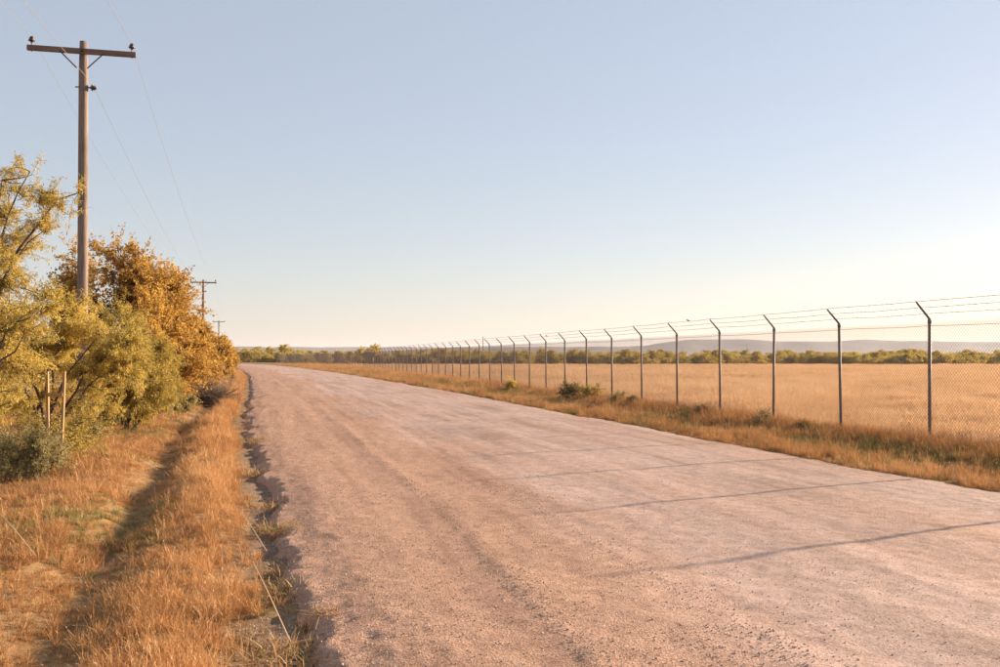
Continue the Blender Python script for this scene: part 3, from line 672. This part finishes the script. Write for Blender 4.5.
# left verge
XR, YY, SZ, ID, TI = [], [], [], [], []
for y0, y1, dens, sz in ((2.6, 8, 330, 1.0), (8, 15, 260, 1.05), (15, 28, 150, 1.2), (28, 60, 60, 1.5), (60, 140, 12, 2.2)):
    x0, x1 = -11, .4
    n = int((y1-y0)*(x1-x0)*dens); x = r_.uniform(x0, x1, n); y = r_.uniform(y0, y1, n)
    vis = (x > -.62*y+1.2*0 - .6) ; x = x[vis]; y = y[vis]; n = len(x)
    cov = fbm(x*1.6, y*.9, 101, 4); x = x-shift(y)
    ridge = g(x, -.92, .36) + .5*g(x, -.62, .26); rut = g(x, -1.70, .36)*ss(-.3, .3, fbm(x*0+5, y*.2, 103, 2)+.4); tr2 = g(x, -3.9, .5)
    prob = np.clip(.60+.8*cov+.25*ridge-.52*rut*(.3+1.2*vn(y*.8, y*0+1, 109))-.3*tr2+.22*ss(-2.1, -2.7, x)+1.4*fbm(x*3.0, y*2.0, 107, 3), .0, 1)*ss(-.30, -.62, x + .22*fbm(y*1.3, y*0, 104, 3)) + .22*(x > -.62)*(x < .1)*ss(.05, .4, fbm(x*2.4, y*1.5, 110, 2))
    low = (r_.random(n) < .42-.18*rut+.45*ss(-2.0, -2.5, x))*(x < -.66); k = (r_.random(n) < prob); gap = low & ~k; k = k | low
    gap = gap[k]; x = x[k]; y = y[k]; cov = cov[k]; ridge = ridge[k]; rut = rut[k]; tr2 = tr2[k]; n = len(x)
    tall = np.clip(.45*ridge+.30+.5*cov-.5*rut-.3*tr2, .03, .9); u = r_.random(n); u2 = r_.random(n)
    idx = np.where(u < tall, r_.integers(0, 4, n), np.where(u2 < .6, r_.integers(4, 7, n), r_.integers(11, 13, n)))
    idx = np.where(gap, np.where(u2 < .45, r_.integers(4, 7, n), r_.integers(11, 13, n)), idx)
    idx = np.where(r_.random(n) < .035, r_.integers(7, 9, n), idx)
    gp = fbm(x*.7+4, y*.5, 105, 3); grn = r_.random(n) < np.clip(gp*1.3-.12+.3*g(x, -2.1, .4), .015, .55)*(ridge < .5)
    idx = np.where(grn, r_.integers(9, 11, n), idx)
    XR.append(x+shift(y)); YY.append(y); SZ.append(sz*r_.uniform(.24, .60, n)*(1+.45*fbm(x*1.1, y*.8, 116, 3))*(1-.2*rut)*(1+.08*ridge)*np.where(gap, .75, 1.)); ID.append(idx)
    TI.append(np.clip(.54+.45*fbm(x*.9, y*.6, 106, 3)+.62*fbm(x*4, y*2.6, 108, 2)+.14*r_.normal(size=n)+.12*ridge-.12*gap, 0, 1))
XR, YY, SZ, ID, TI = map(np.concatenate, (XR, YY, SZ, ID, TI))
P, rot = emit(XR, YY, SZ, r_); print('left verge tufts', len(P))
scatter('dry_grass', P, rot, SZ[:, None]*np.array((1, 1, 1)), ID, TI, dryC, 'golden dry grass covering the left roadside verge', 'grass')
# right verge
XR, YY, SZ, ID, TI = [], [], [], [], []
for y0, y1, dens, sz in ((4, 22, 170, 1.0), (22, 45, 80, 1.25), (45, 90, 30, 1.7), (90, 220, 9, 2.2)):
    n = int((y1-y0)*8*dens); x = r_.uniform(9.3, 17.3, n); y = r_.uniform(y0, y1, n)
    fx = np.interp(y, path[:, 1], path[:, 0])-curve(y)
    cov = fbm(x*1.1, y*.7, 111, 4); base0 = g(fx-x, .35, .5)
    k = (x < fx+.3) & (r_.random(n) < np.clip(.66+.7*cov+.45*base0+1.2*fbm(x*3, y*2, 114, 3), 0, 1)*ss(-.05, .2, x-edgeR(y)-.05) + .3*(x > edgeR(y)+.15)); x = x[k]; y = y[k]; fx = fx[k]; cov = cov[k]; n = len(x)
    base_ = g(fx-x, .35, .5); strip = g(x, 10.3, .5)
    tall = np.clip(.35+.6*cov+.45*base_+.15*strip, .03, .9); u = r_.random(n); u2 = r_.random(n)
    idx = np.where(u < tall, r_.integers(0, 4, n), np.where(u2 < .6, r_.integers(4, 7, n), r_.integers(11, 13, n)))
    idx = np.where(r_.random(n) < .05, r_.integers(7, 9, n), idx)
    idx = np.where(r_.random(n) < np.clip(.12+.9*fbm(x*.6, y*.3, 112, 3)+.22*g(x-9.6, 1.7, .8), .03, .55), r_.integers(9, 11, n), idx)
    XR.append(x); YY.append(y); SZ.append(sz*r_.uniform(.40, .78, n)*(1+.25*base_)); ID.append(idx)
    TI.append(np.clip(.53+.5*fbm(x*.8, y*.4, 113, 3)+.35*fbm(x*3, y*2, 115, 2)+.12*r_.normal(size=n)-.42*base_*ss(70, 30, y), 0, 1))
XR, YY, SZ, ID, TI = map(np.concatenate, (XR, YY, SZ, ID, TI))
P, rot = emit(XR, YY, SZ, r_); print('right verge tufts', len(P))
scatter('dry_grass', P, rot, SZ[:, None]*np.array((1, 1, 1)), ID, TI, dryC, 'dry and green-tinged grass strip between road and fence', 'grass')
# field
PX, PY, SZ, ID = [], [], [], []
for d0, d1, dens, near in ((14, 34, 7, 1), (34, 70, 2.4, 1), (70, 192, .9, 0)):
    n = int((d1-d0)*1.25*d1*dens); dep = r_.uniform(d0, d1, n); lat = r_.uniform(-.40, .85, n)*d1
    x = dep*SA+lat*CA; y = dep*CA-lat*SA
    fx = np.interp(y, path[:, 1], path[:, 0]); k = (x > fx+.25) & (np.abs(lat) < .62*dep+6); x = x[k]; y = y[k]; n = len(x)
    PX.append(x); PY.append(y); SZ.append(r_.uniform(.8, 1.15, n)); ID.append(r_.integers(0, 4, n) if near else r_.integers(4, 7, n))
PX, PY, SZ, ID = map(np.concatenate, (PX, PY, SZ, ID)); n = len(PX); print('field patches', n)
rot = np.stack([r_.normal(0, .05, n), r_.normal(0, .05, n), r_.uniform(0, 6.28, n)], -1)
TI = np.clip(.58+.6*fbm(PX*.10, PY*.10, 121, 4)+.35*fbm(PX*.5, PY*.5, 123, 2)+.1*r_.normal(size=n), 0, 1)
hs = SZ*(1+.9*fbm(PX*.35, PY*.35, 122, 3))
scatter('field_grass', np.stack([PX, PY, gz(PX, PY)], -1), rot, np.stack([SZ, SZ, hs], -1), ID, TI, fieldC, 'pale golden grass field behind the chain-link fence', 'grass')
# far tree line behind the field
trees = []
for me in pr:
    trees += [me[0], me[1]]
def joined(tm, cm):          # trunk and crown of a far tree as one mesh for the massed wood
    me = bpy.data.meshes.new('wood_tree')
    import bmesh
    bm = bmesh.new(); bm.from_mesh(tm); nf = len(bm.faces); bm.from_mesh(cm)
    bm.faces.ensure_lookup_table()
    for i, f in enumerate(bm.faces): f.material_index = 0 if i < nf else 1
    bm.to_mesh(me); bm.free(); me.materials.append(tm.materials[0]); me.materials.append(cm.materials[0]); return me
woodC = proto_collection('wood_tree', [joined(*p_) for p_ in pr])
n = 620; dep = 194 + 90*r_.random(n)**1.6; lat = r_.uniform(-.235, .72, n)*dep
k = ~((lat < -.165*dep) & (dep < 206)); dep = dep[k]; lat = lat[k]; n = len(dep)
dep = dep + 6*fbm(lat*.05, lat*0, 131, 3) + 22*ss(-10, -40, lat)
x = dep*SA+lat*CA; y = dep*CA-lat*SA
keep = x > np.interp(y, path[:, 1], path[:, 0])+3; dep, lat, x, y = dep[keep], lat[keep], x[keep], y[keep]; n = len(x)
ex = 70; d2 = r_.uniform(300, 360, ex); l2 = (r_.uniform(228, 345, ex)-500)/FPX*d2        # brush closing the view beyond the road bend
dep = np.concatenate([dep, d2]); lat = np.concatenate([lat, l2]); x = dep*SA+lat*CA; y = dep*CA-lat*SA; n = len(x)
sz = r_.uniform(.62, 1.2, n)*(1+.35*fbm(lat*.06, dep*.04, 132, 2))
scatter('far_tree_line', np.stack([x, y, 0*x-.05], -1), np.stack([0*x, 0*x, r_.uniform(0, 6.28, n)], -1), np.stack([sz, sz, sz*.84], -1), r_.integers(0, 3, n), r_.random(n), woodC, 'low olive and gold tree line along the far side of the field', 'tree line')

# loose stones on the road
def stone(seed):
    r2 = np.random.default_rng(seed); ph = (1+5**.5)/2
    V = unit(np.array([(-1, ph, 0), (1, ph, 0), (-1, -ph, 0), (1, -ph, 0), (0, -1, ph), (0, 1, ph), (0, -1, -ph), (0, 1, -ph), (ph, 0, -1), (ph, 0, 1), (-ph, 0, -1), (-ph, 0, 1)], float))
    F = [(0, 11, 5), (0, 5, 1), (0, 1, 7), (0, 7, 10), (0, 10, 11), (1, 5, 9), (5, 11, 4), (11, 10, 2), (10, 7, 6), (7, 1, 8), (3, 9, 4), (3, 4, 2), (3, 2, 6), (3, 6, 8), (3, 8, 9), (4, 9, 5), (2, 4, 11), (6, 2, 10), (8, 6, 7), (9, 8, 1)]
    V = V*r2.uniform(.7, 1.25, (12, 1))*np.array((1, r2.uniform(.65, 1), r2.uniform(.5, .8)))
    return make_mesh('stone', V, [np.array(F)], M['stone'])
stoneC = proto_collection('stone', [stone(500+k) for k in range(6)])
XR, YY, SZ = [], [], []
for y0, y1, dens, s0_, s1_ in ((3.5, 8, 1900, .002, .0062), (8, 14, 800, .0025, .0065), (14, 26, 120, .004, .0065)):
    n = int((y1-y0)*10.4*dens); x = r_.uniform(-.6, 9.8, n); y = r_.uniform(y0, y1, n)
    wob = .12*fbm(y*.2, y*0, 41, 2)
    k = r_.random(n) < (1-.55*ss(3.5, 6.5, x))*(.16 + .8*g(x, 1.95+wob, .14) + .6*g(x, .15, .55) + .2*g(x, 1.1, .35) + .3*g(x, 3.05, .15) + .2*g(x, 4.7, .3) + .3*g(x, 9.1, .45) - .1*g(x, 5.9, .45) + .45*ss(.12, .4, fbm(x*1.3, y*.8, 141, 3)) + .4*ss(.15, .45, fbm(x*4, y*2.2, 142, 3)) - .08)
    x = x[k]; y = y[k]; n = len(x); XR.append(x); YY.append(y); SZ.append((s0_+(s1_-s0_)*r_.random(n)**2.5*1.6)*(1-.42*ss(3, 5, x)))
XR, YY, SZ = map(np.concatenate, (XR, YY, SZ)); n = len(XR); print('stones', n)
zz = np.maximum(road_z(XR, YY), ground_z(XR, YY))
scatter('loose_gravel', np.stack([XR+curve(YY), YY, zz+SZ*.25], -1), r_.uniform(0, 6.28, (n, 3)), SZ[:, None]*np.ones(3), r_.integers(0, 6, n), r_.random(n), stoneC, 'loose pinkish gravel scattered over the road', 'gravel')

# ------------------------------------------------------------------ grass clumps on the road edge, dry stalks, birds
def clump(xr, y, s, seed, green, label):
    z = float(max(ground_z(np.array(xr), np.array(y)), road_z(np.array(xr), np.array(y))))
    e = empty('grass_clump', (xr, y, z)); tag(e, label, 'grass clump', 'grass clumps at the road edge')
    t2 = NT
    link('dry_blades', tuft(seed, 300, .13*s, (.04*s, .15*s), 1.6, M['clump'], .0034), e)
    if green: link('green_blades', tuft(seed+1, 60, .08*s, (.05*s, .13*s), 1.2, M['clumpg'], .0032), e)
M['clump'] = leaf_mat('clump_grass_material', [(0, (.12, .06, .022)), (.5, (.36, .19, .07)), (1, (.62, .42, .20))], .3)
M['clumpg'] = leaf_mat('clump_green_material', [(0, (.10, .11, .03)), (.5, (.22, .21, .06)), (1, (.36, .30, .11))], .35)
def gp(px, py):      # point of the road plane under a pixel
    d = FPX*EYE/(py-357); return at(px, 357, d)[:2]
for k, (px, py, s, gr, lab) in enumerate([(300, 640, 1.25, 1, 'large dry clump with some green at the broken road edge, nearest the camera'), (290, 578, 1.0, 1, 'green-centred grass clump on the shoulder beside the road shadow'),
      (272, 500, 1.1, 0, 'round dry grass clump on the road edge, well ahead of the others'), (282, 524, 1.0, 1, 'low dark clump lying across the road edge'), (286, 560, .8, 0, 'thin dry clump on the bare shoulder'),
      (262, 640, 1.3, 0, 'dry clump against the verge at the bottom of the picture'), (335, 607, .45, 0, 'tiny dry sprig on the gravel itself'), (257, 440, 1.3, 1, 'far green-tinged clump at the road edge'), (312, 655, .9, 0, 'flat brown clump spilling over the gravel at the very bottom'), (262, 468, 1.2, 0, 'dry clump on the shoulder, second farthest along the edge')]):
    x, y = gp(px, py); clump(x, y, s*1.15, 700+3*k, gr, lab)
def stalk(pa, pb, h0, h1, label):
    (x0, y0), (x1, y1) = gp(*pa), gp(*pb); P = np.array([(x0, y0, h0), (x0*.55+x1*.45, y0*.55+y1*.45, (h0+h1)/2+.02), (x1, y1, h1)])
    o = P[2].copy(); tag(link('dry_stalk', Acc().tube(P-o, [.0025, .004, .005], 6).mesh('dry_stalk', M['straw']), None, o), label, 'stalk')
M['straw'] = NT('straw_material').principled((.62, .43, .24), .8)
stalk((254, 572), (292, 632), .10, -.05, 'long pale dry stalk leaning over the shoulder near the road edge')
stalk((243, 522), (268, 545), .10, -.05, 'shorter pale dry stalk on the verge edge further up')
stalk((0, 535), (38, 560), .25, .05, 'pale dry stalk slanting down at the left edge of the picture')

def bird(loc, rz, label):
    prof = [(.002, -.11), (.010, -.09), (.012, -.05), (.030, -.015), (.036, .02), (.030, .05), (.020, .065), (.022, .078), (.020, .092), (.008, .102), (.002, .118)]
    a = Acc().lathe(prof, sides=10); V = np.concatenate(a.V)
    V = V[:, [2, 0, 1]]; V[:, 2] += .4*V[:, 0] + .03 + .012*(V[:, 0] > .06); a.V = [V]
    e = link('bird', a.mesh('bird', M['bird'], True), None, loc, (0, 0, rz), (.62, .62, .62)); tag(e, label, 'bird', 'birds on the barbed wire')
def wire_point(px, f_):
    # point on a barbed wire seen at a pixel column
    best = None
    for k in range(npost-1):
        for t_ in np.linspace(0, 1, 9):
            d = posts[k][0]*(1-t_)+posts[k+1][0]*t_; b = on_path(s0)+d+(ARM[0]*f_, 0)
            de = b[0]*SA+b[1]*CA; u = 500+FPX*(b[0]*CA-b[1]*SA)/max(de, .1)
            if best is None or abs(u-px) < best[0]: best = (abs(u-px), b, posts[k][1]*(1-t_)+posts[k+1][1]*t_)
    return (best[1][0], best[1][1], best[2]+PH+.05+ARM[2]*f_+.02)
bird(wire_point(689, .98), R(150), 'tiny dark bird on the barbed wire between two posts at right')
bird(wire_point(546, .62), R(160), 'tiny dark bird on the barbed wire near the middle')

# ------------------------------------------------------------------ haze
t = NT('haze_material'); v = t.n('ShaderNodeVolumePrincipled')
v.inputs['Color'].default_value = (.87, .89, 1.0, 1); v.inputs['Density'].default_value = .00009; v.inputs['Anisotropy'].default_value = .3
t.l(v.outputs[0], t.out.inputs['Volume'])
a = Acc().box((0, 0, 38.0), (6100, 6100, 40)); hz = link('haze', a.mesh('haze', t.m)); tag(hz, 'thin warm haze fading the distant hills', 'haze', kind='stuff')
